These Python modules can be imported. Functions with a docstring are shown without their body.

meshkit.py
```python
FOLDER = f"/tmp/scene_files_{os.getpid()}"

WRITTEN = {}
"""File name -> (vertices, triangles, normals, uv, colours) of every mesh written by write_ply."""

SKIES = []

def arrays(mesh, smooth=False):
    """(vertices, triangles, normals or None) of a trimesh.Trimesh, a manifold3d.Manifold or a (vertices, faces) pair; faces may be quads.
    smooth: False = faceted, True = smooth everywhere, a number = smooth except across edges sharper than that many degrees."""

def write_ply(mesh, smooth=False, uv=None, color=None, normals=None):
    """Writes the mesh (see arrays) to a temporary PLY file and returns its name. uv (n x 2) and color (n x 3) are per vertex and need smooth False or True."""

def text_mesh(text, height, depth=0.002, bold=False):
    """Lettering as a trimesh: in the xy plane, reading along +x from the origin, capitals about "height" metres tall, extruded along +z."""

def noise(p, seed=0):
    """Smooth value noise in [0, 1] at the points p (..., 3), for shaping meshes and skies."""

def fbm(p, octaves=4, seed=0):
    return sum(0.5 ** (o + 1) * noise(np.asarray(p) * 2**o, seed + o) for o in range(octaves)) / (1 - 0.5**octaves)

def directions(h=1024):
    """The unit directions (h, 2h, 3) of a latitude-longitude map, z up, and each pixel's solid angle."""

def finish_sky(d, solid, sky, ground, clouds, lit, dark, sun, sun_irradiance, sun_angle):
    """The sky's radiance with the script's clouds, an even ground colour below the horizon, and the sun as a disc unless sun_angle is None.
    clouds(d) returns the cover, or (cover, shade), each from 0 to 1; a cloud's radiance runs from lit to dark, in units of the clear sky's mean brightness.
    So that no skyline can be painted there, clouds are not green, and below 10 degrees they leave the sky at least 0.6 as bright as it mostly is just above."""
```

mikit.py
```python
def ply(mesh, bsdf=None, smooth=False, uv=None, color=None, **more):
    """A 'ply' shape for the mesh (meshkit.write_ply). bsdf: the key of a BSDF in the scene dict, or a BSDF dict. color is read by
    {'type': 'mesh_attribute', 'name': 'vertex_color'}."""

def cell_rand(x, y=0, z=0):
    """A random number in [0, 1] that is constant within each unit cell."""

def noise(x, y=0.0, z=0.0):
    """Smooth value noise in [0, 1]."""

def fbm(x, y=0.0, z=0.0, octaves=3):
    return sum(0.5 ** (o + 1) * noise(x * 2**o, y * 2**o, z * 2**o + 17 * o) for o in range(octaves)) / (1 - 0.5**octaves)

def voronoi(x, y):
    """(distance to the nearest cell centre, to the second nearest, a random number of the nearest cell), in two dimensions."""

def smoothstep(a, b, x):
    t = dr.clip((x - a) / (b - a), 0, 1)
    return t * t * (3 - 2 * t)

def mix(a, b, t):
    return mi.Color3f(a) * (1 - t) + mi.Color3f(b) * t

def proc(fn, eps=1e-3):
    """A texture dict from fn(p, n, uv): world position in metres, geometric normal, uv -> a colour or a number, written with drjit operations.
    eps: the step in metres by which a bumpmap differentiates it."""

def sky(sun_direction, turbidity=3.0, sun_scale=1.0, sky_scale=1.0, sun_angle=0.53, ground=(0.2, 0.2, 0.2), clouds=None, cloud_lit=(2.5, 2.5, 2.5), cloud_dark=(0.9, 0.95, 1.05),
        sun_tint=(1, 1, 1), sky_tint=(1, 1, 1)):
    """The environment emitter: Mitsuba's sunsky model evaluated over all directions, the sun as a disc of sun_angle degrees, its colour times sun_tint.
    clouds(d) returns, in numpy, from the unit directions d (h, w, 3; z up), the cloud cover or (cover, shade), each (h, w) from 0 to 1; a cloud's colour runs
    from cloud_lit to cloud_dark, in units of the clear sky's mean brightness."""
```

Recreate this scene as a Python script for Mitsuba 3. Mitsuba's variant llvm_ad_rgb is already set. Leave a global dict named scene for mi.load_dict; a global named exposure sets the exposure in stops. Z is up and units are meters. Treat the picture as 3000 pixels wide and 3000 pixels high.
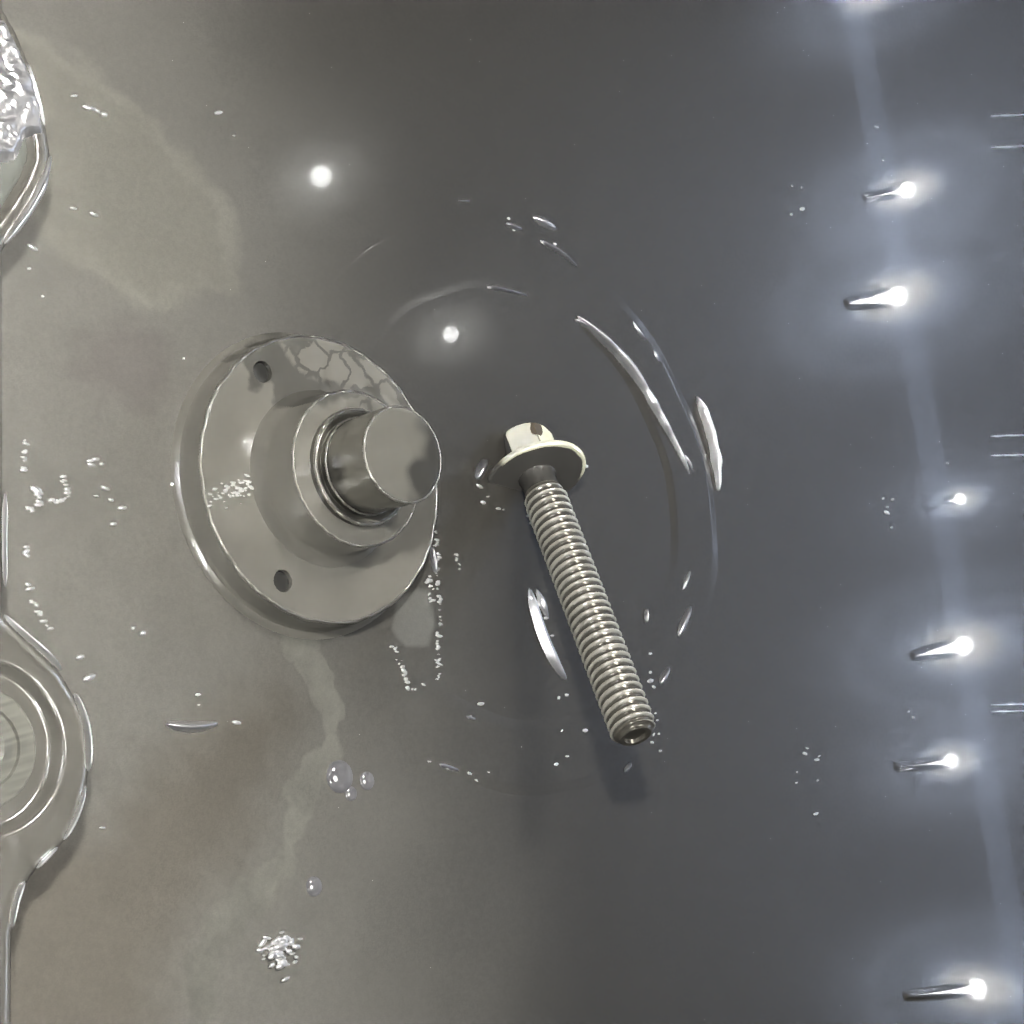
import math, random
import numpy as np, trimesh, manifold3d
import drjit as dr, mitsuba as mi
import mikit, meshkit
from mikit import noise, fbm, smoothstep, mix, voronoi
from scipy.spatial.transform import Rotation
from scipy.interpolate import make_interp_spline
from shapely.geometry import Polygon, Point
from shapely.ops import unary_union
import shapely

T = mi.ScalarTransform4f
MM = 0.001
scene, labels = {}, {}
random.seed(7); rng = np.random.default_rng(7)

# ------------------------------------------------------------------ camera
FOV, TILT, ROLL = math.radians(28), 0.756, 1.321
DIST = 69 / math.tan(FOV / 2)                     # mm
CAM = np.array([0, -math.sin(TILT), math.cos(TILT)]) * DIST
FWD = -CAM / DIST
UPV = np.array([0, math.cos(TILT), math.sin(TILT)])
XV = np.array([1.0, 0, 0])
RIGHT = math.cos(ROLL) * XV + math.sin(ROLL) * UPV
DOWN = math.sin(ROLL) * XV - math.cos(ROLL) * UPV
KPX = 1500 / math.tan(FOV / 2)
scene['camera'] = {'type': 'perspective', 'fov': math.degrees(FOV), 'near_clip': 0.01, 'far_clip': 20.0,
                   'to_world': T().look_at(origin=(CAM * MM).tolist(), target=[0, 0, 0], up=(-DOWN).tolist())}
exposure = 0.4


def at(px, py, z=0.0):
    """The point (mm) on the level z that the photograph shows at a pixel of its 3000 x 3000."""
    d = FWD * KPX + RIGHT * (px - 1500) + DOWN * (py - 1500)
    return CAM + d * ((z - CAM[2]) / d[2])


# ------------------------------------------------------------------ lamps
def rgb(*c): return {'type': 'rgb', 'value': list(map(float, c))}


def lamp(name, pos, target, radius, radiance, color, label, cat, group=None):
    """A small hand lamp: housing cup with a glowing round lens. pos, target, radius in mm."""
    key = name
    k = 1
    while key + '__lens' in scene:
        key = f'{name}_{k:03d}'; k += 1
    d = np.array(target, float) - pos; d /= np.linalg.norm(d)
    m = np.eye(4); m[:3, :3] = Rotation.align_vectors([d], [[0, 0, 1]])[0].as_matrix(); m[:3, 3] = np.array(pos)
    r = radius
    prof = np.array([[0, -3.0], [0.7, -3.0], [0.9, -2.6], [1.25, -0.5], [1.3, 0.25], [1.15, 0.25], [1.06, -0.1], [0, -0.1]]) * r
    cup = trimesh.creation.revolve(prof, sections=32); cup.apply_transform(m); cup.apply_scale(MM)
    lens = trimesh.creation.revolve(np.array([[0, -0.04], [1.0, -0.04], [1.0, 0.0], [0.7, 0.12], [0, 0.2]]) * r, sections=24)
    lens.apply_transform(m); lens.apply_scale(MM)
    scene[key + '__housing'] = mikit.ply(cup, 'black_plastic', smooth=30)
    scene[key + '__lens'] = {**mikit.ply(lens, 'black_plastic'), 'emitter': {'type': 'area', 'radiance': rgb(*(radiance * np.array(color)))}}
    labels[key] = {'label': label, 'category': cat}
    if group: labels[key]['group'] = group


def mirrored(px, py, dist, z=0.0):
    """Where a lamp stands whose reflection in the level oil is seen at a pixel."""
    p = at(px, py, z); d = p - CAM; d /= np.linalg.norm(d)
    return p + d * [1, 1, -1] * dist, p


scene['black_plastic'] = {'type': 'principled', 'base_color': rgb(0.03, 0.03, 0.03), 'roughness': 0.5}
COOL, WARM = (0.80, 0.92, 1.18), (1.12, 1.0, 0.84)
SPOTS = [(2560, -25, 2.6, 700), (2655, 558, 2.7, 800), (2625, 868, 3.3, 1000), (2812, 1462, 2.0, 500),
         (2818, 1893, 3.2, 1000), (2785, 2230, 2.4, 600), (2862, 2898, 3.1, 900)]
WHICH = ['topmost', 'second', 'third', 'fourth and smallest', 'fifth', 'sixth', 'lowest']
for (px, py, r, rad), wh in zip(SPOTS, WHICH):
    pos, p = mirrored(px, py, 250)
    lamp('led_lamp', pos, p, 0.85 * r, rad * 1.15, COOL, f'cool white lamp mirrored in the oil at right, {wh} of seven from top', 'lamp', 'row of LED lamps mirrored at right')
for (px, py, r, rad), wh in zip([(940, 517, 2.6, 260), (1320, 980, 2.0, 260)], ['near the top left', 'right of the round boss']):
    pos, p = mirrored(px, py, 250)
    lamp('bulb', pos, p, r, rad * 0.7, (1.0, 1.0, 0.95), f'small white bulb mirrored as a round spot in the oil {wh}', 'lamp')
# the hand torch beside the camera and the warm work lamp on the left
lamp('torch', np.array([-82, -182, 232]), (-5, -15, 0), 9.0, 2000, (1.03, 1.0, 0.93), 'small torch held beside the camera, lighting the boss', 'torch')
lamp('work_lamp', np.array([-150, 8, 330]), (-10, -25, 0), 34, 78, (1.05, 1.0, 0.92), 'bright work lamp above the upper edge of the casing', 'lamp')
lamp('ring_glint_lamp', np.array([105, -215, 250]), (5, 5, 0), 20, 90, (1.0, 1.0, 0.95), 'unseen broad lamp added for ring glints on the lower left side of the casing', 'ring_glint_lamp')  # unseen lamp added for glints on the raised ring
lamp('fill_lamp', np.array([120, 40, 900]), (0, 0, 0), 150, 9.0, (1.02, 1.0, 0.95), 'large round unseen lamp added as fill high above the casing', 'lamp')  # unseen lamp added for diffuse fill from above
TA, TB = mirrored(2500, 0, 262)[0], mirrored(2960, 2700, 262)[0]
TA, TB = TA + (TA - TB) * 0.25, TB + (TB - TA) * 0.35
tube = trimesh.creation.cylinder(radius=3.6, sections=24, segment=[TA, TB]); tube.apply_scale(MM)  # added glowing tube; its reflection imitates the flare streak
scene['flare_tube__tube'] = {**mikit.ply(tube, 'black_plastic'), 'emitter': {'type': 'area', 'radiance': rgb(1.1, 1.35, 1.9)}}
for nm, e, sg in (('cap', TA, -1), ('cap_001', TB, 1)):
    dd = (TB - TA) / np.linalg.norm(TB - TA) * sg
    c = trimesh.creation.cylinder(radius=4.2, sections=24, segment=[e + dd * 0.2, e + dd * 14]); c.apply_scale(MM)
    scene['flare_tube__' + nm] = mikit.ply(c, 'black_plastic', smooth=30)
labels['flare_tube'] = {'label': 'added long dim bluish tube whose reflection imitates a lens flare streak down the right side', 'category': 'lamp'}
scene['ambient'] = {'type': 'constant', 'radiance': rgb(0.03, 0.031, 0.034)}


# ------------------------------------------------------------------ materials
def plastic(col, ior, alpha=None):
    b = {'type': 'roughplastic' if alpha else 'plastic', 'diffuse_reflectance': col, 'int_ior': ior, 'nonlinear': False}
    return {**b, 'alpha': alpha} if alpha else b


def oily(key, fn, gloss=0.5, alpha=0.16, bump=None, ior=1.5, wavy=False):
    """Oil film over the colour fn: part of it mirror-smooth, part hazy, and (wavy) a little of it finely rippled."""
    col = mikit.proc(fn)
    b = {'type': 'blendbsdf', 'weight': gloss, 'a': plastic(col, ior, alpha), 'b': plastic(col, ior)}
    if wavy:
        b = {'type': 'blendbsdf', 'weight': 0.34, 'a': b, 'b': {'type': 'blendbsdf', 'weight': 0.55, 'a': plastic(col, ior, 0.045), 'b': plastic(col, ior, 0.013)}}
    if bump:
        b = {'type': 'bumpmap', 'arbitrary': mikit.proc(bump[0], eps=1e-4), 'scale': bump[1], 'bsdf': b}
    scene[key] = {'type': 'twosided', 'bsdf': b}


def blot(x, y, cx, cy, rx, ry, rough=0.25, soft=0.12, seed=0.0):
    """1 inside an uneven patch (mm)."""
    d = dr.sqrt(dr.square((x - cx) / rx) + dr.square((y - cy) / ry))
    d = d + (fbm(x * 0.35 + seed, y * 0.35 - seed, 3.0, 3) - 0.5) * 2 * rough
    return 1 - smoothstep(1 - soft, 1 + soft, d)


def world(*pts, z=0.0): return [tuple(at(x, y, z)[:2]) for x, y in pts]


def edge_distance(x, y, poly, closed=True):
    """Distance in mm to a line of points, negative inside it if closed."""
    d, inside = mi.Float(1e9), mi.Bool(False)
    n = len(poly)
    for i in range(n if closed else n - 1):
        (ax, ay), (bx, by) = [tuple(map(float, p)) for p in (poly[i], poly[(i + 1) % n])]
        ex, ey = bx - ax, by - ay
        t = dr.clip(((x - ax) * ex + (y - ay) * ey) / (ex * ex + ey * ey), 0, 1)
        d = dr.minimum(d, dr.square(x - ax - t * ex) + dr.square(y - ay - t * ey))
        if closed and abs(ey) > 1e-9:
            inside ^= ((ay > y) != (by > y)) & (x < ex * (y - ay) / ey + ax)
    d = dr.sqrt(d)
    return dr.select(inside, -d, d) if closed else d


# dried residue: a pale tongue at the upper left, a ragged pale fringe below the boss and the brown film it borders
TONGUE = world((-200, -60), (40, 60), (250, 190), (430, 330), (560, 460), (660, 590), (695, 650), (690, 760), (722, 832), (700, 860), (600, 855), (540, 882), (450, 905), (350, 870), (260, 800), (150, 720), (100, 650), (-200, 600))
FRINGE = world((860, 1850), (930, 1960), (985, 2080), (960, 2190), (880, 2330), (850, 2480), (770, 2600), (660, 2690), (590, 2830), (600, 2930), (560, 3100))
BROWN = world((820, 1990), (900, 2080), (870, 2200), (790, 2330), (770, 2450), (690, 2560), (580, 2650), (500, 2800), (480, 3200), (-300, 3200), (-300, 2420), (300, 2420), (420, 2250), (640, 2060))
SPOT = world((1165, 1760), (1225, 1720), (1262, 1730), (1272, 1830), (1255, 1890), (1190, 1890), (1150, 1840))
FIELD = world((260, 1010), (340, 940), (470, 1000), (500, 1120), (420, 1200), (300, 1180), (220, 1100))


def floor_color(p, n, uv):
    x, y = p.x * 1000, p.y * 1000
    w = fbm(x * 0.03, y * 0.03, 1.5, 3) - 0.5
    wf = fbm(x * 0.25, y * 0.25, 7.5, 3) - 0.5
    wc = voronoi(x * 0.28 + wf * 1.2, y * 0.28 + wf * 1.2)[0] - 0.45
    # dried beige film plus painted glare: strong by the rim (small y), thinning out to bare dark oil
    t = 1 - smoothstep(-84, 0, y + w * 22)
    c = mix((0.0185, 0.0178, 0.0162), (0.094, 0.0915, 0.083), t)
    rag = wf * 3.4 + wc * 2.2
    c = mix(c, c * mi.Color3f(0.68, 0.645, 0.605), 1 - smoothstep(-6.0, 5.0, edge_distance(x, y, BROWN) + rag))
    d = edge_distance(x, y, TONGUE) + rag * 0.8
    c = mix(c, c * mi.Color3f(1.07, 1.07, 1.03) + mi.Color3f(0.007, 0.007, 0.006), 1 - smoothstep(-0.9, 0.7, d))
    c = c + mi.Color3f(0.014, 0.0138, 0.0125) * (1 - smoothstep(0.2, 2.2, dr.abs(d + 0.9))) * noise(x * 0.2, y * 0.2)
    d = edge_distance(x, y, FRINGE, False) + rag
    c = mix(c, mi.Color3f(0.074, 0.0735, 0.065) * (1 + 0.7 * wf), (1 - smoothstep(1.5, 2.5, d)) * 0.75)
    c = mix(c, mi.Color3f(0.060, 0.060, 0.056), 1 - smoothstep(-0.4, 0.5, edge_distance(x, y, SPOT) + wf * 1.2))
    c = mix(c, c * mi.Color3f(0.86, 0.83, 0.85), 1 - smoothstep(-2.0, 2.0, edge_distance(x, y, FIELD) + rag))
    grain = mikit.cell_rand(dr.floor(x * 6.5), dr.floor(y * 5.0), 3.0) - 0.5
    return c * (1 + 0.10 * grain + 0.10 * (noise(x * 2.5, y * 2.5) - 0.5)) * (1 + 0.25 * wf * t)


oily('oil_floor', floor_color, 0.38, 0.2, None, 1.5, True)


BLOT = world((700, 1040), (755, 1020), (800, 985), (835, 1030), (880, 1085), (950, 1110), (1010, 1130), (1010, 1180), (940, 1180), (860, 1215), (800, 1200), (790, 1130), (740, 1130), z=4.3)


def disc_color(p, n, uv):
    x, y = p.x * 1000, p.y * 1000
    w = fbm(x * 0.5, y * 0.5, 3.0, 3) - 0.5
    c = mi.Color3f(0.094, 0.091, 0.081) * (0.9 + 0.2 * fbm(x * 0.2, y * 0.2, 3.0))
    # dark wet oil round the upper hole, drying in cells towards the far edge
    f1, f2, r = voronoi(x * 0.27 + 0.3 + w * 0.9, y * 0.27 + 0.7 + w * 0.9)
    far = smoothstep(-33, -28, y - 0.25 * (x + 10) + w * 4) * (1 - smoothstep(-14, -8, x + w * 4))
    cells = smoothstep(0.06, 0.20, f2 - f1) * smoothstep(0.12, 0.2, r)
    c = mix(c, mix((0.038, 0.037, 0.033), (0.085, 0.082, 0.073), cells), far)
    wet = 1 - smoothstep(-0.4, 0.5, edge_distance(x, y, BLOT) + w * 2.2)
    return mix(c, (0.040, 0.039, 0.035), wet)


oily('disc_film', disc_color, 0.3, 0.06, (lambda p, n, uv: fbm(p.x * 600, p.y * 600, p.z * 600, 2), 0.0001), 2.1)
scene['pin_film'] = {'type': 'twosided', 'bsdf': {'type': 'bumpmap', 'arbitrary': mikit.proc(lambda p, n, uv: fbm(p.x * 700, p.y * 700, p.z * 700, 2), eps=1e-4), 'scale': 0.00012,
    'bsdf': {'type': 'principled', 'base_color': mikit.proc(lambda p, n, uv: mi.Color3f(0.06, 0.058, 0.05) * (0.4 + 1.2 * smoothstep(0.4, 0.6, fbm(p.x * 160, p.y * 160, p.z * 160, 3)))),
             'metallic': 0.5, 'roughness': 0.28, 'specular': 0.9, 'clearcoat': 1.0, 'clearcoat_gloss': 0.97}}}
oily('rim_film', lambda p, n, uv: mi.Color3f(0.078, 0.0755, 0.067) * (0.9 + 0.2 * fbm(p.x * 90, p.y * 90, p.z * 90, 3)), 0.3, 0.07,
     (lambda p, n, uv: fbm(p.x * 700, p.y * 700, p.z * 700, 2), 0.00008), 2.2)
oily('dark_oil', lambda p, n, uv: mi.Color3f(0.016, 0.016, 0.015), 0.25, 0.055, None, 2.2)
oily('washer_film', lambda p, n, uv: mi.Color3f(0.10, 0.10, 0.088) * (0.85 + 0.3 * noise(p.x * 3000, p.y * 200)), 0.5, 0.15)
oily('grey_film', lambda p, n, uv: mi.Color3f(0.085, 0.09, 0.082), 0.6, 0.2)
scene['edge_metal'] = {'type': 'twosided', 'bsdf': {'type': 'bumpmap', 'arbitrary': mikit.proc(lambda p, n, uv: fbm(p.x * 1100, p.y * 1100, p.z * 1100, 2), eps=1e-4), 'scale': 0.0004,
    'bsdf': {'type': 'principled', 'base_color': rgb(0.40, 0.39, 0.36), 'metallic': 0.95, 'roughness': 0.2}}}
oily('black_oil', lambda p, n, uv: mi.Color3f(0.024, 0.0235, 0.022), 0.6, 0.3)
scene['highlight_metal'] = {'type': 'twosided', 'bsdf': {'type': 'principled', 'base_color': rgb(0.82, 0.82, 0.83), 'metallic': 0.97, 'roughness': 0.26}}  # bright metal standing in for highlights on oil and rim
scene['bead'] = {'type': 'twosided', 'bsdf': {'type': 'principled', 'base_color': rgb(0.6, 0.6, 0.62), 'metallic': 0.97, 'roughness': 0.24}}  # silvery metal standing in for highlights on the oil
scene['foil'] = {'type': 'twosided', 'bsdf': {'type': 'principled', 'base_color': rgb(0.42, 0.42, 0.43), 'metallic': 0.85, 'roughness': 0.28}}
scene['glint'] = {'type': 'twosided', 'bsdf': {'type': 'principled', 'base_color': rgb(0.9, 0.9, 0.9), 'metallic': 0.9, 'roughness': 0.22}}
scene['bubble'] = {'type': 'twosided', 'bsdf': {'type': 'plastic', 'diffuse_reflectance': rgb(0.085, 0.085, 0.09), 'int_ior': 2.0}}


# ------------------------------------------------------------------ helpers
def add(key, mesh, bsdf, smooth=30, scale=True):
    if scale:
        if isinstance(mesh, tuple): mesh = (np.asarray(mesh[0]) * MM, mesh[1])
        else: mesh = mesh.copy(); mesh.apply_scale(MM)
    scene[key] = mikit.ply(mesh, bsdf, smooth=smooth)


def numbered(name, suffix=''):
    key, k = name, 1
    while key in labels:
        key = f'{name}_{k:03d}'; k += 1
    return key


def tag(key, label, cat, group=None, kind=None):
    labels[key] = {'label': label, 'category': cat}
    if group: labels[key]['group'] = group
    if kind: labels[key]['kind'] = kind


def lathe(prof, center, sections=96):
    m = trimesh.creation.revolve(np.array(prof, float), sections=sections)
    m.apply_translation(center)
    return m


def grid_mesh(xs, ys, h):
    X, Y = np.meshgrid(xs, ys, indexing='ij')
    v = np.stack([X, Y, h], -1).reshape(-1, 3)
    i = np.arange(len(xs) * len(ys)).reshape(len(xs), len(ys))
    q = np.stack([i[:-1, :-1], i[1:, :-1], i[1:, 1:], i[:-1, 1:]], -1).reshape(-1, 4)
    return v, np.vstack([q[:, [0, 1, 2]], q[:, [0, 2, 3]]])


def sstep(a, b, x):
    t = np.clip((x - a) / (b - a), 0, 1); return t * t * (3 - 2 * t)


# ------------------------------------------------------------------ the oil-covered floor of the casing
fx = np.concatenate([np.linspace(-500, -90, 30)[:-1], np.arange(-90, 112, 0.32), np.linspace(112, 500, 30)[1:]])
fy = np.concatenate([np.linspace(-260, -96, 12)[:-1], np.arange(-96, 50, 0.45), np.arange(50, 168, 0.28), np.linspace(168, 700, 30)[1:]])
GX, GY = np.meshgrid(fx, fy, indexing='ij')
H = np.zeros_like(GX)
# ripples drawn out in the oil on the near side of the mirrored lamps
for (px, py), (tx, ty), w in (((2655, 558), (2520, 582), 0.5), ((2625, 868), (2465, 893), 1.3), ((2818, 1893), (2660, 1925), 1.1),
                              ((2785, 2230), (2610, 2250), 0.5), ((2862, 2898), (2630, 2920), 0.7), ((2812, 1462), (2770, 1470), 0.4)):
    lampos, a = mirrored(px, py, 250); b = at(tx, ty)
    b = a + 0.88 * (b - a); L = np.linalg.norm(b - a); d = (b - a)[:2] / L
    s = (GX - a[0]) * d[0] + (GY - a[1]) * d[1]
    o = -(GX - a[0]) * d[1] + (GY - a[1]) * d[0]
    v1, v2 = CAM - b, lampos - b
    hv = v1 / np.linalg.norm(v1) + v2 / np.linalg.norm(v2); hv = -hv[:2] / hv[2]
    k, kc = hv @ d / L / 2, (hv @ [-d[1], d[0]]) / L
    tap = 1 - 0.65 * np.clip(s / L, 0, 1)
    along = np.where(s < 0, 0, np.where(s < L, k * s ** 2 + kc * s * o, k * L ** 2 * (1 - sstep(L, L + 1.2, s))))
    H += along * (1 - sstep(w * tap, w * tap + 0.42, np.abs(o)))
H += 0.02 * (meshkit.fbm(np.stack([GX * 0.03, GY * 0.03, 0 * GX], -1), 2) - 0.5)
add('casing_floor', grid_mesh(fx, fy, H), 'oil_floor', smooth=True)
tag('casing_floor', 'floor of the metal casing under glossy dark oil, beige film on its left', 'floor', kind='structure')

# raised ring round the bolt: a low band with two rounded edges
RC = np.array([-1.2, 1.5])
Ri, Ro, hr = 30.3, 38.8, 1.0


def fil(r0, z0, r1, z1, n=8):                     # s-shaped fillet from one level to another
    t = np.linspace(0, 1, n + 1); s = t * t * (3 - 2 * t)
    return [(r0 + (r1 - r0) * a, z0 + (z1 - z0) * b) for a, b in zip(t, s)]


prof = fil(Ri - 1.0, -0.05, Ri + 0.9, hr, 10) + [(33, hr + 0.05), (36, hr + 0.02)] + fil(Ro - 0.9, hr, Ro + 1.0, -0.05, 10)
v, f = [], []
na = 360
ang = np.linspace(0, 2 * np.pi, na, endpoint=False)
wob = 1 + 0.006 * np.sin(5 * ang + 1) + 0.004 * np.sin(13 * ang)
tall = 0.02 + 0.28 * np.exp(-((np.degrees(ang) - 97) / 30) ** 4) + 0.1 * np.exp(-(((np.degrees(ang) + 180) % 360 - 165) / 28) ** 4)   # kept low except where the far side should catch highlights
for r, z in prof:
    z = np.where(z > 0, z * tall, z)
    v.append(np.stack([RC[0] + r * np.cos(ang) * wob, RC[1] + r * np.sin(ang) * wob, 0 * ang + z + 0.05 * np.sin(7 * ang + r) * (z > 0.5)], -1))
v = np.concatenate(v)
n = len(prof)
for i in range(n - 1):
    a = np.arange(na); b = (a + 1) % na
    f.append(np.stack([i * na + a, (i + 1) * na + a, (i + 1) * na + b, i * na + b], -1))
f = np.concatenate(f)
add('casing_floor__raised_ring', (v, np.vstack([f[:, [0, 1, 2]], f[:, [0, 2, 3]]])), 'oil_floor', smooth=True)
labels['casing_floor__raised_ring'] = {'label': 'low raised ring in the oil around the bolt'}

# ------------------------------------------------------------------ round boss with its pin
BC = np.array([-9.65, -33.13, 0.0])
RD, ZD, RH, ZH, RCo, ZC, RP, ZP = 18.0, 4.34, 9.6, 11.0, 7.15, 11.95, 5.85, 19.7
disc = lathe([(0, -0.5), (RD + 1.6, -0.5), (RD + 1.2, 0.15), (RD + 0.45, 0.6), (RD + 0.1, 1.3), (RD, ZD - 0.5), (RD - 0.15, ZD - 0.15), (RD - 0.5, ZD), (0, ZD)], (0, 0, 0), 160)
holes = [at(769, 1089, ZD) - BC, at(829, 1702, ZD) - BC]
M = manifold3d.Manifold(manifold3d.Mesh(np.asarray(disc.vertices, np.float32), np.asarray(disc.faces, np.uint32)))
for h in holes:
    cyl = manifold3d.Manifold.cylinder(4, 1.35, 1.35, 32).translate([h[0], h[1], ZD - 2.2])
    M = M - cyl
mm = M.to_mesh()
disc = trimesh.Trimesh(mm.vert_properties[:, :3], mm.tri_verts, process=True)
disc.apply_translation(BC)
add('boss__flange', disc, 'disc_film', smooth=30)
for i, h in enumerate(holes):
    c = lathe([(0, -0.3), (1.3, -0.3), (1.3, 0.0), (0.9, -0.06), (0, -0.1)], BC + [h[0], h[1], ZD - 0.7], 32)
    add('boss__screw_hole' + ('_001' if i else ''), c, 'dark_oil')
labels['boss__screw_hole'] = {'label': 'dark oil-filled hole in the upper part of the flange'}
labels['boss__screw_hole_001'] = {'label': 'dark oil-filled hole in the lower part of the flange'}
add('boss__hub', lathe([(0, ZD - 0.5), (RH + 1.6, ZD - 0.2), (RH + 1.3, ZD + 0.15), (RH + 0.6, ZD + 0.9), (RH + 0.2, ZD + 2.2), (RH, ZH - 0.4), (RH - 0.12, ZH - 0.12), (RH - 0.4, ZH), (0, ZH)], BC), 'disc_film')
add('boss__collar', lathe([(0, ZH - 0.3), (RCo, ZH - 0.3), (RCo, ZC - 0.3), (RCo - 0.15, ZC - 0.08), (RCo - 0.4, ZC), (RCo - 0.75, ZC - 0.1), (RP + 0.15, ZC - 0.5), (0, ZC - 0.5)], BC), 'pin_film')
add('boss__pin', lathe([(0, ZH), (RP, ZH), (RP, ZC + 0.1), (RP - 0.12, ZC + 0.3), (RP - 0.12, ZC + 0.8), (RP, ZC + 1.0), (RP, ZP - 0.35), (RP - 0.1, ZP - 0.1), (RP - 0.35, ZP), (RP - 0.9, ZP - 0.02), (0, ZP - 0.05)], BC), 'pin_film')
for nm, rr, zz, w in (('flange_edge', RD - 0.22, ZD - 0.22, 0.27), ('hub_edge', RH - 0.18, ZH - 0.18, 0.20), ('collar_edge', RCo - 0.14, ZC - 0.14, 0.26), ('pin_groove', RP + 0.02, ZC + 0.45, 0.2), ('pin_edge', RP - 0.16, ZP - 0.16, 0.20)):  # thin metal rings added to draw highlights along the edges
    a_ = np.linspace(0, 2 * np.pi, 13)
    ring = trimesh.creation.torus(rr, 0.75 * w, major_sections=220, minor_sections=12)
    vv = np.array(ring.vertices); th_ = np.arctan2(vv[:, 1], vv[:, 0])
    wv = 1 + 0.006 * np.sin(9 * th_ + rr) * np.sin(23 * th_)
    ring.vertices = vv * np.stack([wv, wv, np.ones(len(wv))], -1)
    ring.apply_translation(BC + [0, 0, zz])
    add('boss__' + nm, ring, 'edge_metal', smooth=True)
tag('boss', 'round stepped metal boss with a short pin rising from a flange with two dark holes', 'boss')

# ------------------------------------------------------------------ flange bolt
A, B = at(1574, 1398, 2.8), at(1862, 2155, 22.0)
AX = (B - A); LEN = np.linalg.norm(AX); AX /= LEN
side = np.cross([0, 0, 1], AX); side /= np.linalg.norm(side)
toup = np.cross(AX, side)
MB = np.eye(4); MB[:3, 0], MB[:3, 1], MB[:3, 2], MB[:3, 3] = side, toup, AX, A      # local z runs from head to tip


def local(p):
    d = mi.Vector3f(p) * 1000 - mi.Vector3f(*map(float, A))
    return [d.x * float(k[0]) + d.y * float(k[1]) + d.z * float(k[2]) for k in (side, toup, AX)]


def steel_color(p, n, uv):                          # darker in the grooves of the thread than on its crests
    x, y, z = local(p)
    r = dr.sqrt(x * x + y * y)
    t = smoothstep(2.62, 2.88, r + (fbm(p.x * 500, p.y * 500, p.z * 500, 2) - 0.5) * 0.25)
    return mix((0.13, 0.124, 0.108), (0.76, 0.745, 0.68), t)


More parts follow.
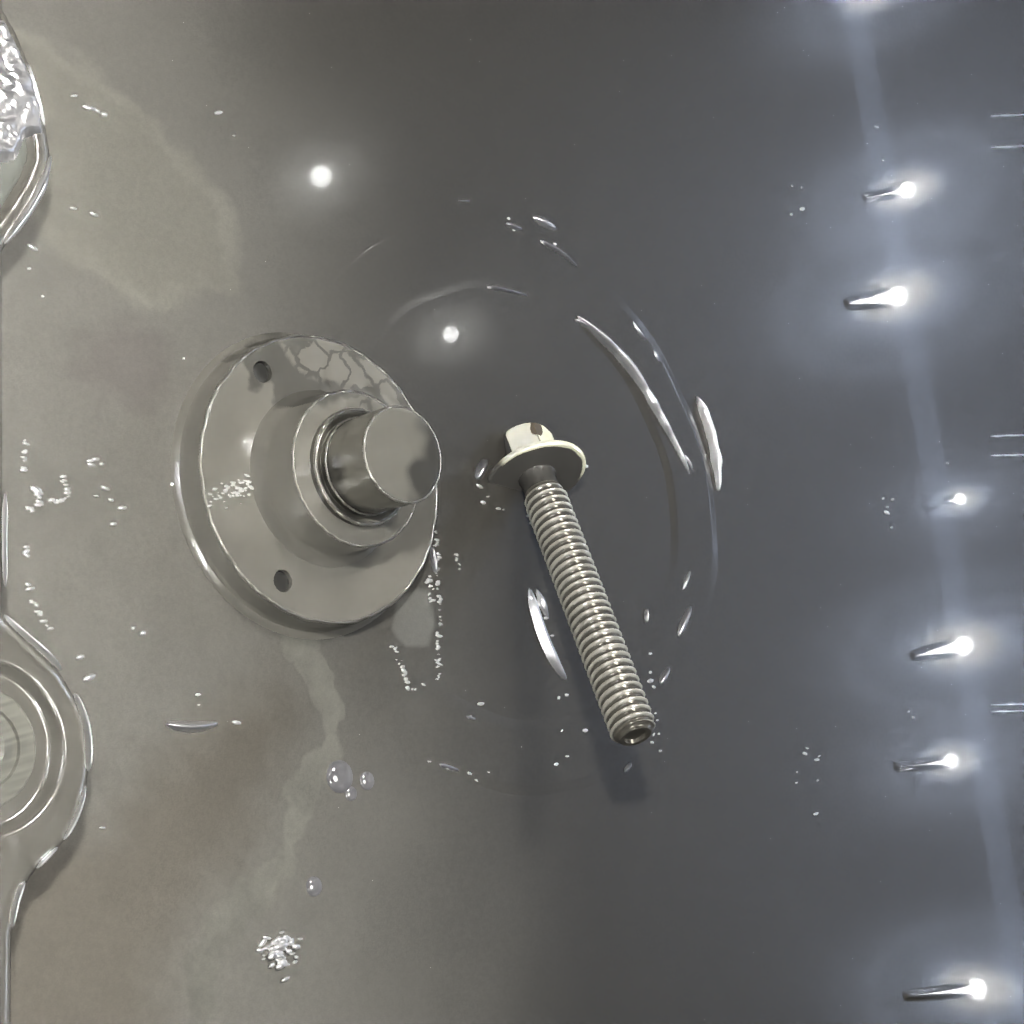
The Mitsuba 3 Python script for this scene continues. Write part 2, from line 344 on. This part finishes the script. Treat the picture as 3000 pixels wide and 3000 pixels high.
def zinc_color(p, n, uv):                           # oil on flange cone and corner; lit facets and rim painted bright, others dark
    x, y, z = local(p)
    r = dr.sqrt(x * x + y * y)
    w = (fbm(p.x * 450, p.y * 450, p.z * 450, 3) - 0.5)
    ph = dr.atan2(y, x) + w * 0.5
    head = z < -1.55
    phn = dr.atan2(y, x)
    lit_facets = smoothstep(0.86, 0.92, phn) * (1 - smoothstep(2.96, 3.02, phn))
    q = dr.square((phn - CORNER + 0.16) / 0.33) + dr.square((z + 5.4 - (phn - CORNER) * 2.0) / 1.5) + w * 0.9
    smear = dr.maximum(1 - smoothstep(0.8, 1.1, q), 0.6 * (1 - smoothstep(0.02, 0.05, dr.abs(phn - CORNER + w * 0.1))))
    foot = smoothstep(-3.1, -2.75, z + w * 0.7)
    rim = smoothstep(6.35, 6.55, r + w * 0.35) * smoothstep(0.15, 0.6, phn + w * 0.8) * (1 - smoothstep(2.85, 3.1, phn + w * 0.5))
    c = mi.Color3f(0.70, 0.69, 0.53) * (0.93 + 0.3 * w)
    keep = dr.select(head, lit_facets * (1 - foot), rim)
    return mix(mix((0.052, 0.051, 0.048), c, keep), (0.075, 0.062, 0.045), dr.select(head, smear * lit_facets, 0.0))


CORNER = math.radians(110)
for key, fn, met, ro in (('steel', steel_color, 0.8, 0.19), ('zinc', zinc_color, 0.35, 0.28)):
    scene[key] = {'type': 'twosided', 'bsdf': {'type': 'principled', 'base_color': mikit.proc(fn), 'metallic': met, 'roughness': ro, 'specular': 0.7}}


def placed(m):
    m = m.copy(); m.apply_transform(MB); return m


def thread(z0, z1, pitch, r_out, r_in, nt=96, per=18):
    nz = int((z1 - z0) / pitch * per)
    z = np.linspace(z0, z1, nz); th = np.linspace(0, 2 * np.pi, nt, endpoint=False)
    Z, TH = np.meshgrid(z, th, indexing='ij')
    u = (Z / pitch - TH / (2 * np.pi)) % 1.0
    tri = np.clip(1.55 * (1 - np.abs(2 * u - 1)) - 0.42, 0, 1)
    tri = np.where(tri > 0.86, 0.86 + (tri - 0.86) * 0.4, tri)
    lim = np.minimum(sstep(z0 - 0.2, z0 + 1.6, Z), 1)
    r = r_in + (r_out - r_in) * tri * lim
    r = np.minimum(r, r_out - 0.9 * sstep(z1 - 1.0, z1 + 0.05, Z))
    v = np.stack([r * np.cos(TH), r * np.sin(TH), Z], -1).reshape(-1, 3)
    i = np.arange(nz * nt).reshape(nz, nt)
    a, b = i[:-1], i[1:]
    q = np.stack([a, np.roll(a, -1, 1), np.roll(b, -1, 1), b], -1).reshape(-1, 4)
    return trimesh.Trimesh(v, np.vstack([q[:, [0, 1, 2]], q[:, [0, 2, 3]]]), process=False)


RB = 3.05
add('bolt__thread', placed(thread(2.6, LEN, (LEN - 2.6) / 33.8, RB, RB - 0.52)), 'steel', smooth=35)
add('bolt__shank', placed(lathe([(0, -0.2), (2.75, -0.2), (2.6, 0.1), (2.45, 0.4), (2.4, 1.0), (2.4, 3.2), (0, 3.2)], (0, 0, 0), 64)), 'black_oil')
add('bolt__tip', placed(lathe([(0, LEN - 1), (RB - 0.9, LEN - 1), (RB - 0.88, LEN + 0.02), (RB - 1.05, LEN + 0.2), (1.5, LEN + 0.18), (1.25, LEN - 0.25), (0, LEN - 0.35)], (0, 0, 0), 64)), 'steel')
# hexagon head above its conical flange
hexm = trimesh.creation.cylinder(radius=4.0, height=5.2, sections=6)
hx = manifold3d.Manifold(manifold3d.Mesh(np.asarray(hexm.vertices, np.float32), np.asarray(hexm.faces, np.uint32)))
cone = manifold3d.Manifold.cylinder(6, 3.5, 7.0, 64).translate([0, 0, -2.61])
hx = hx ^ cone
mm = hx.to_mesh(); hexm = trimesh.Trimesh(mm.vert_properties[:, :3], mm.tri_verts)
hexm.apply_transform(trimesh.transformations.rotation_matrix(math.radians(-10), [0, 0, 1]))
hexm.apply_translation([0, 0, -1.5 - 2.6])
add('bolt__hex_head', placed(hexm), 'zinc', smooth=20)
add('bolt__flange', placed(lathe([(0, -1.9), (3.2, -1.9), (3.6, -1.75), (6.1, -0.95), (6.75, -0.85), (6.98, -0.62), (6.98, -0.22), (6.8, 0.0), (3.2, 0.02), (0, 0.02)], (0, 0, 0), 96)), 'zinc')
tag('bolt', 'long threaded flange bolt lying in the dark oil with its hex head at the top', 'bolt')

# ------------------------------------------------------------------ rim of the casing with its two bolt bosses (left edge)
ZR = 9.0


def outline(pts, z): return [tuple(at(x, y, z)[:2]) for x, y in pts]


lobe1 = Polygon(outline([(-160, 60), (20, 20), (60, 90), (110, 210), (140, 330), (160, 430), (160, 490), (130, 570), (80, 650), (20, 730), (-160, 800)], ZR)).buffer(1.0).buffer(-1.0)
lc = at(-45, 2190, ZR)[:2]
lobe2 = Polygon(outline([(-160, 1740), (15, 1800), (90, 1870), (190, 1965), (240, 2050), (272, 2130), (280, 2210), (268, 2310), (240, 2400), (200, 2470), (120, 2550), (70, 2620), (55, 2720), (-160, 2800)], ZR)).buffer(1.0).buffer(-1.0)
bar = Polygon(outline([(-200, -400), (18, -400), (20, 700), (22, 1800), (50, 2600), (45, 3400), (-200, 3400)], ZR))
rim_shape = unary_union([lobe1, lobe2, bar]).buffer(1.2).buffer(-1.2)
x0, y0, x1, y1 = rim_shape.bounds
rx = np.arange(x0 - 4, x1 + 4, 0.3); ry = np.arange(y0 + 2, y1 + 5, 0.3)
RX, RY = np.meshgrid(rx, ry, indexing='ij')
pts = shapely.points(RX.ravel(), RY.ravel())
dist = shapely.distance(rim_shape.boundary, pts) * np.where(shapely.contains(rim_shape, pts), 1, -1)
D = dist.reshape(RX.shape)
RR = 1.6                                            # rounding of the edge
q = np.clip(D / RR, 0, 1)
top = ZR - RR + RR * np.sqrt(np.clip(1 - (1 - q) ** 2, 0, 1))
low = np.clip(-D / 1.4, 0, 1)
HR = np.where(D >= 0, top, (ZR - RR) * (1 - low) ** 2.2 - 0.3 * low)
# flat recesses in the two bosses leave a lip along the edge
rec1 = sstep(2.2, 3.2, shapely.distance(lobe1.boundary, pts).reshape(RX.shape)) * shapely.contains(lobe1, pts).reshape(RX.shape)
dl = np.hypot(RX - lc[0], RY - lc[1])
HR = HR - 0.8 * rec1 - 1.2 * (1 - sstep(8.0, 9.2, dl)) * (D > 2.5) * sstep(2.5, 4, D)
HR += 0.10 * (meshkit.fbm(np.stack([RX * 0.25, RY * 0.25, 0 * RX], -1), 3, 5) - 0.5) * (D > 0)
add('casing_rim', grid_mesh(rx, ry, HR), 'rim_film', smooth=True)
tag('casing_rim', 'oily metal rim of the casing along the left edge with two rounded bolt bosses', 'rim')
# smooth grey face and crinkled silver sealant in the upper boss
inner = lobe1.buffer(-2.6)


def patch(poly, z, step=0.35, fn=None):
    a, b, c, d = poly.bounds
    xs, ys = np.arange(a, c + step, step), np.arange(b, d + step, step)
    X, Y = np.meshgrid(xs, ys, indexing='ij'); P = shapely.points(X.ravel(), Y.ravel())
    s = (shapely.distance(poly.boundary, P) * np.where(shapely.contains(poly, P), 1, -1)).reshape(X.shape)
    h = np.where(s > 0, z + fn(X, Y, s), z - 1.2)
    v, f = grid_mesh(xs, ys, h)
    return v, f[(s.ravel()[f] > -1.5 * step).any(1)]


seal = Polygon(outline([(-150, 60), (15, 40), (55, 110), (95, 200), (125, 290), (140, 380), (138, 405), (100, 412), (85, 405), (72, 440), (55, 470), (30, 480), (-150, 480)], ZR)).buffer(-0.2)
add('casing_rim__sealant', patch(seal, ZR - 0.5, 0.22, lambda X, Y, s: 1.1 * sstep(0, 1.2, s) + 1.3 * (np.abs(meshkit.fbm(np.stack([X * 0.55, Y * 0.4, 0 * X], -1), 4, 3) - 0.5)) * sstep(0, 0.8, s)), 'foil', smooth=25)
labels['casing_rim__sealant'] = {'label': 'crinkled silvery sealant on the upper boss'}
add('casing_rim__boss_face', patch(inner, ZR - 0.85, 0.4, lambda X, Y, s: 0.3 * sstep(0, 1, s)), 'grey_film', smooth=True)
labels['casing_rim__boss_face'] = {'label': 'smooth grey face of the upper boss'}
add('casing_rim__washer', lathe([(0, -1), (6.3, -1), (6.3, -0.1), (6.1, 0.05), (4.4, 0.08), (4.2, -0.25), (3.6, -0.25), (3.4, 0.3), (2.4, 0.5), (1.6, 0.2), (0, 0.1)], [lc[0], lc[1], ZR - 0.75]), 'washer_film')
labels['casing_rim__washer'] = {'label': 'pale washer sunk in the lower boss'}


# ------------------------------------------------------------------ modelled highlights and oil bubbles
def bead(pts, width, height, z=0.0, name='bright_streak', label='', bsdf='bead', group=None, cat='bright streak', part=None):
    """A low rounded bright strip standing in for a highlight along a line of pixels."""
    P = np.array([at(x, y, z) for x, y in pts])
    seg = np.linalg.norm(np.diff(P, axis=0), axis=1); cum = np.r_[0, np.cumsum(seg)]
    L = cum[-1]; s = np.linspace(0, L, max(12, int(L / 0.25)))
    C = make_interp_spline(cum, P[:, :2], k=min(3, len(P) - 1))(s)
    tan = np.gradient(C, axis=0); tan /= np.linalg.norm(tan, axis=1, keepdims=True)
    nor = np.stack([-tan[:, 1], tan[:, 0]], -1)
    e_ = np.clip(np.minimum(s, L - s) / min(max(2.2 * width, 0.38 * L), 0.5 * L), 0, 1)
    taper = np.sqrt(1 - (1 - e_) ** 2) * (0.82 + 0.36 * meshkit.noise(np.stack([s * 0.5, 0 * s + P[0, 0], 0 * s], -1)))
    u = np.linspace(-1, 1, 13)
    prof = (1 - u ** 2) ** 1.3
    V = C[:, None, :] + nor[:, None, :] * (u[None, :, None] * width / 2 * taper[:, None, None])
    Z = z - 0.03 + 1.5 * height * prof[None, :] * taper[:, None]
    v = np.concatenate([V, Z[..., None]], -1).reshape(-1, 3)
    i = np.arange(len(v)).reshape(len(s), len(u))
    qd = np.stack([i[:-1, :-1], i[1:, :-1], i[1:, 1:], i[:-1, 1:]], -1).reshape(-1, 4)
    key = part or numbered(name)
    add(key, (v, np.vstack([qd[:, [0, 2, 1]], qd[:, [0, 3, 2]]])), bsdf, smooth=True)
    if not part: tag(key, label, cat, group)


bead([(1550, 1722), (1568, 1790), (1592, 1862), (1622, 1930), (1660, 1992)], 2.0, 0.5, label='long curved modelled highlight beside the lower left of the bolt thread', bsdf='highlight_metal')
bead([(1570, 1725), (1592, 1775), (1605, 1815)], 1.4, 0.4, label='short modelled highlight between the long one and the bolt thread')
bead([(1395, 1405), (1425, 1345)], 1.6, 0.5, label='oval modelled highlight left of the bolt head')
bead([(2022, 1670), (2000, 1728)], 1.0, 0.3, label='small slanting modelled highlight right of the bolt, highest of three in a row')
bead([(2025, 1775), (1985, 1865)], 1.5, 0.45, label='slanting modelled highlight right of the bolt, middle of three in a row')
bead([(1962, 1955), (1932, 2005)], 1.3, 0.4, label='slanting modelled highlight near the bolt tip, lowest of three in a row')
bead([(1894, 1782), (1893, 1828)], 0.9, 0.35, label='upright modelled highlight just right of the bolt thread')
bead([(1828, 2262), (1850, 2235)], 0.9, 0.35, label='tiny modelled highlight just below the bolt tip')
bead([(1560, 635), (1630, 670)], 1.5, 0.4, label='bright modelled highlight on the top of the raised ring', bsdf='highlight_metal')
bead([(485, 2120), (560, 2130), (640, 2118)], 1.3, 0.4, label='flat whitish modelled highlight on the beige film below the boss', bsdf='highlight_metal')
bead([(1264, 1600), (1276, 1680)], 1.2, 0.45, label='upright modelled highlight at the right edge of the flange')
for ya, yb, wh in ((340, 334, 'upper of the top pair'), (432, 426, 'lower of the top pair'), (1278, 1274, 'upper of the middle pair'), (1335, 1332, 'lower of the middle pair'), (2066, 2062, 'upper of the low pair'), (2086, 2082, 'lower of the low pair')):
    bead([(2900, ya), (3030, yb)], 0.6, 0.12, label=f'thin scratch of oil at the right edge, {wh}', group='thin scratches of oil at the right edge', bsdf='highlight_metal')
bead([(1690, 925), (1760, 985), (1850, 1085), (1920, 1200), (1975, 1300), (2020, 1395)], 1.9, 0.7, z=0.12, label='long bright modelled highlight curve along the inner edge of the raised ring', bsdf='highlight_metal')
bead([(1682, 935), (1725, 960), (1775, 1000)], 0.8, 0.3, label='thin short modelled highlight above the long bright curve', bsdf='highlight_metal')
bead([(2040, 1160), (2080, 1270), (2098, 1360), (2105, 1440)], 2.0, 0.8, z=0.12, label='bright modelled highlight curve along the outer edge of the raised ring at its right', bsdf='highlight_metal')
bead([(2000, 1330), (2020, 1365), (2030, 1390)], 0.9, 0.4, label='short modelled highlight between the two bright curves of the ring')
bead([(1850, 938), (1880, 985), (1895, 1000)], 0.9, 0.3, label='slanting modelled highlight high on the raised ring at upper right')
bead([(1910, 1025), (1930, 1065)], 1.0, 0.35, label='slanting modelled highlight half way down the raised ring at right')
bead([(1480, 655), (1530, 672)], 0.9, 0.3, label='short modelled highlight at the left of the top of the raised ring')
bead([(1580, 705), (1650, 745), (1690, 780)], 1.0, 0.3, label='thin modelled highlight just below the bright one on the ring top')
bead([(1425, 838), (1475, 848), (1545, 866)], 0.7, 0.25, label='thin modelled highlight on the inner edge of the ring above the bolt')
bead([(1285, 2238), (1345, 2258)], 0.8, 0.25, label='thin modelled highlight on the lower outer edge of the ring')
bead([(1362, 2098), (1395, 2108)], 0.6, 0.2, label='faint modelled highlight on the lower inner edge of the ring')
bead([(1340, 588), (1378, 588)], 0.3, 0.1, label='faint short modelled highlight near the top')


for k, (pp, w_, h_) in enumerate((([(168, 455), (150, 520), (118, 590), (75, 655), (18, 715)], 1.9, 0.75), ([(18, 1800), (70, 1838), (130, 1890), (200, 1965)], 1.5, 0.6),
                                  ([(236, 2030), (265, 2100), (278, 2190), (278, 2260)], 1.7, 0.7), ([(270, 2300), (245, 2390), (205, 2462)], 1.1, 0.4), ([(190, 2480), (125, 2545)], 0.8, 0.3), ([(92, 2580), (65, 2650), (55, 2720)], 1.5, 0.6), ([(22, 1440), (20, 1560), (22, 1720)], 1.2, 0.5),
                                  ([(100, 185), (125, 270), (150, 370)], 1.0, 0.4))):
    bead([(x_ - (19 if x_ > 30 else 6), y_) for x_, y_ in pp], 0.62 * w_, 0.8 * h_, z=ZR - 0.2, part='casing_rim__edge' + (f'_{k:03d}' if k else ''), bsdf='highlight_metal')  # bright strips modelled as highlights along the rim edge


def dome(px, py, r_px, label, squash=0.4, group=None, name='oil_bubble', bsdf='bubble'):
    c = at(px, py); r = r_px * 0.046
    m = trimesh.creation.icosphere(subdivisions=3, radius=r)
    m.apply_scale([1, 1, squash])
    m.apply_translation([c[0], c[1], -0.1 * r * squash])
    key = numbered(name); add(key, m, bsdf, smooth=True); tag(key, label, 'bubble', group)


dome(995, 2275, 44, 'largest grey oil bubble of the cluster low in the middle')
dome(1075, 2287, 25, 'small grey oil bubble at the right of the cluster')
dome(1028, 2325, 20, 'small bright oil bubble at the bottom of the cluster')
dome(920, 2597, 26, 'single grey oil bubble near the bottom with a bright spot')


_w = at(1600, 1500) - at(1400, 1500); SIDEWAYS = math.atan2(_w[1], _w[0])


def specks(key, spots, label, cat, bsdf='glint', squash=0.6, lvl=0.0):
    """Many tiny bubbles as one mass: spots = (px, py, radius in mm, level)."""
    ms = []
    base = trimesh.creation.icosphere(subdivisions=2, radius=1.0)
    for px, py, r, z in spots:
        m = base.copy(); q = r * rng.uniform(0.6, 1.15); m.apply_scale([1.5 * q * rng.uniform(0.7, 1.5), 0.75 * q, q * squash])
        m.apply_transform(trimesh.transformations.rotation_matrix(SIDEWAYS + rng.normal(0, 0.25), [0, 0, 1])); m.apply_translation(at(px, py, z)); ms.append(m)
    add(key, trimesh.util.concatenate(ms), bsdf, smooth=True)
    tag(key, label, cat, kind='stuff')


def chain(pts, n, r=0.22, jit=4):
    P = np.array(pts, float); cum = np.r_[0, np.cumsum(np.linalg.norm(np.diff(P, axis=0), axis=1))]
    t = np.sort(rng.uniform(0, cum[-1], n))
    return [(np.interp(s, cum, P[:, 0]) + rng.normal(0, jit), np.interp(s, cum, P[:, 1]) + rng.normal(0, jit), r * rng.uniform(0.6, 1.4), 0) for s in t]


line = chain([(1272, 1485), (1280, 1580), (1283, 1690), (1288, 1800), (1284, 1900), (1284, 1990), (1250, 2005), (1195, 2020), (1182, 1960), (1150, 1890)], 85)
line += chain([(1255, 1690), (1265, 1760)], 14) + chain([(1338, 1615), (1344, 1665)], 6)
specks('bubble_line', line, 'line of tiny oil bubbles running down from the pin past the flange', 'bubbles')
sp = [(1405, 1425, .3, 0), (1415, 1472, .35, 0), (1430, 1455, .25, 0), (1460, 1490, .3, 0), (1475, 1493, .25, 0), (1545, 1512, .3, 0), (1555, 1532, .3, 0), (1637, 2044, .4, 0), (1660, 2036, .3, 0),
      (1713, 2140, .4, 0), (1645, 2141, .25, 0), (1525, 2188, .3, 0), (1660, 2216, .3, 0), (1628, 2239, .35, 0), (1408, 2062, .3, 0), (1310, 2250, .3, 0), (1330, 2256, .25, 0), (1375, 2266, .25, 0), (1430, 2263, .25, 0),
      (1395, 2286, .2, 0), (1258, 2231, .25, 0), (1375, 2100, .25, 0), (1715, 1365, .5, 1.5), (1600, 1810, .3, 0), (1618, 1862, .3, 0),
      (1905, 1915, .3, 0), (1905, 1970, .35, 0), (1905, 1995, .4, 0), (1915, 2013, .3, 0), (1920, 2090, .25, 0), (1925, 2110, .25, 0), (1930, 2150, .35, 0), (1935, 2200, .25, 0), (1910, 2175, .45, 0), (1915, 2152, .3, 0),
      (1490, 640, .3, 0), (1500, 660, .35, 0), (1505, 675, .3, 0), (1590, 712, .35, 0), (1625, 715, .3, 0), (1435, 842, .3, 0), (1460, 846, .25, 0)]
specks('bolt_bubbles', sp, 'scattered tiny oil bubbles around the bolt and raised ring', 'bubbles')
sp = [(2320, 545, .25, 0), (2318, 628, .4, 0), (2350, 612, .4, 0), (2348, 550, .2, 0), (2568, 372, .25, 0), (2588, 470, .3, 0), (2540, 420, .15, 0),
      (2587, 1460, .3, 0), (2615, 1463, .3, 0), (2600, 1485, .35, 0), (2598, 1502, .5, 0), (2612, 1545, .3, 0), (2775, 1357, .25, 0), (2752, 1295, .15, 0),
      (2365, 2192, .3, 0), (2358, 2208, .35, 0), (2400, 2215, .3, 0), (2393, 2226, .4, 0), (2333, 2293, .25, 0), (2395, 2287, .25, 0), (2390, 2384, .35, 0), (2662, 2085, .3, 0), (2675, 2102, .35, 0), (2335, 2262, .12, 0)]
specks('right_bubbles', sp, 'clusters of tiny oil bubbles in the dark oil on the right', 'bubbles')
sp = [(538, 1050, .25, 0), (250, 312, .3, 0), (265, 318, .35, 0), (285, 325, .45, 0), (305, 335, .4, 0), (217, 280, .2, 0), (640, 330, .3, 0), (685, 397, .2, 0), (275, 628, .35, 0), (215, 610, .25, 0), (95, 725, .3, 0), (85, 787, .3, 0), (125, 868, .3, 0),
      (580, 2035, .25, 0), (583, 2065, .2, 0), (693, 2117, .4, 0), (390, 1840, .3, 0), (418, 1855, .35, 0), (300, 2425, .3, 0), (235, 1925, .4, 0), (262, 1985, .4, 0), (308, 1430, .5, 0), (282, 1453, .3, 0), (325, 1465, .3, 0), (358, 1488, .3, 0), (332, 1535, .3, 0),
      (512, 1420, .5, 0), (553, 1412, .6, 0), (560, 1390, .4, 0), (720, 1778, .25, 0), (760, 1802, .25, 0),
      (265, 1350, .25, 0), (280, 1345, .25, 0), (268, 1362, .3, 0), (298, 1360, .25, 0)]
sp += chain([(82, 1490), (125, 1472), (185, 1468), (195, 1440), (192, 1400)], 26, .25, 5) + chain([(100, 1430), (118, 1445)], 8, .3, 6)
sp += chain([(70, 1290), (72, 1375)], 10, .22, 3) + chain([(75, 1600), (80, 1630)], 6, .25, 3) + chain([(82, 1710), (95, 1760), (150, 1850)], 14, .25, 3)
specks('left_bubbles', sp, 'scattered tiny bubbles and wet specks on the beige film at the left', 'bubbles')
# a crumb of scale near the bottom left, with wet grains
cr = [(820 + rng.normal(0, 22), 2785 + rng.normal(0, 28), rng.uniform(.2, .5), rng.uniform(0, .5)) for _ in range(60)]
specks('grit_clump', cr, 'clump of wet glittering grit near the bottom left of the frame', 'grit')
# bright flecks standing in for lamp glare across the flange of the boss
cr = []
for _ in range(170):
    t = rng.uniform(0, 1) ** 0.8
    cr.append((615 + t * 260 + rng.normal(0, 8), 1462 - t * 95 + rng.normal(0, 17), rng.uniform(.09, .24), ZD))
specks('glare_flecks', cr, 'band of bright flecks standing in for lamp glare across the flange of the boss', 'grit', bsdf='glint')
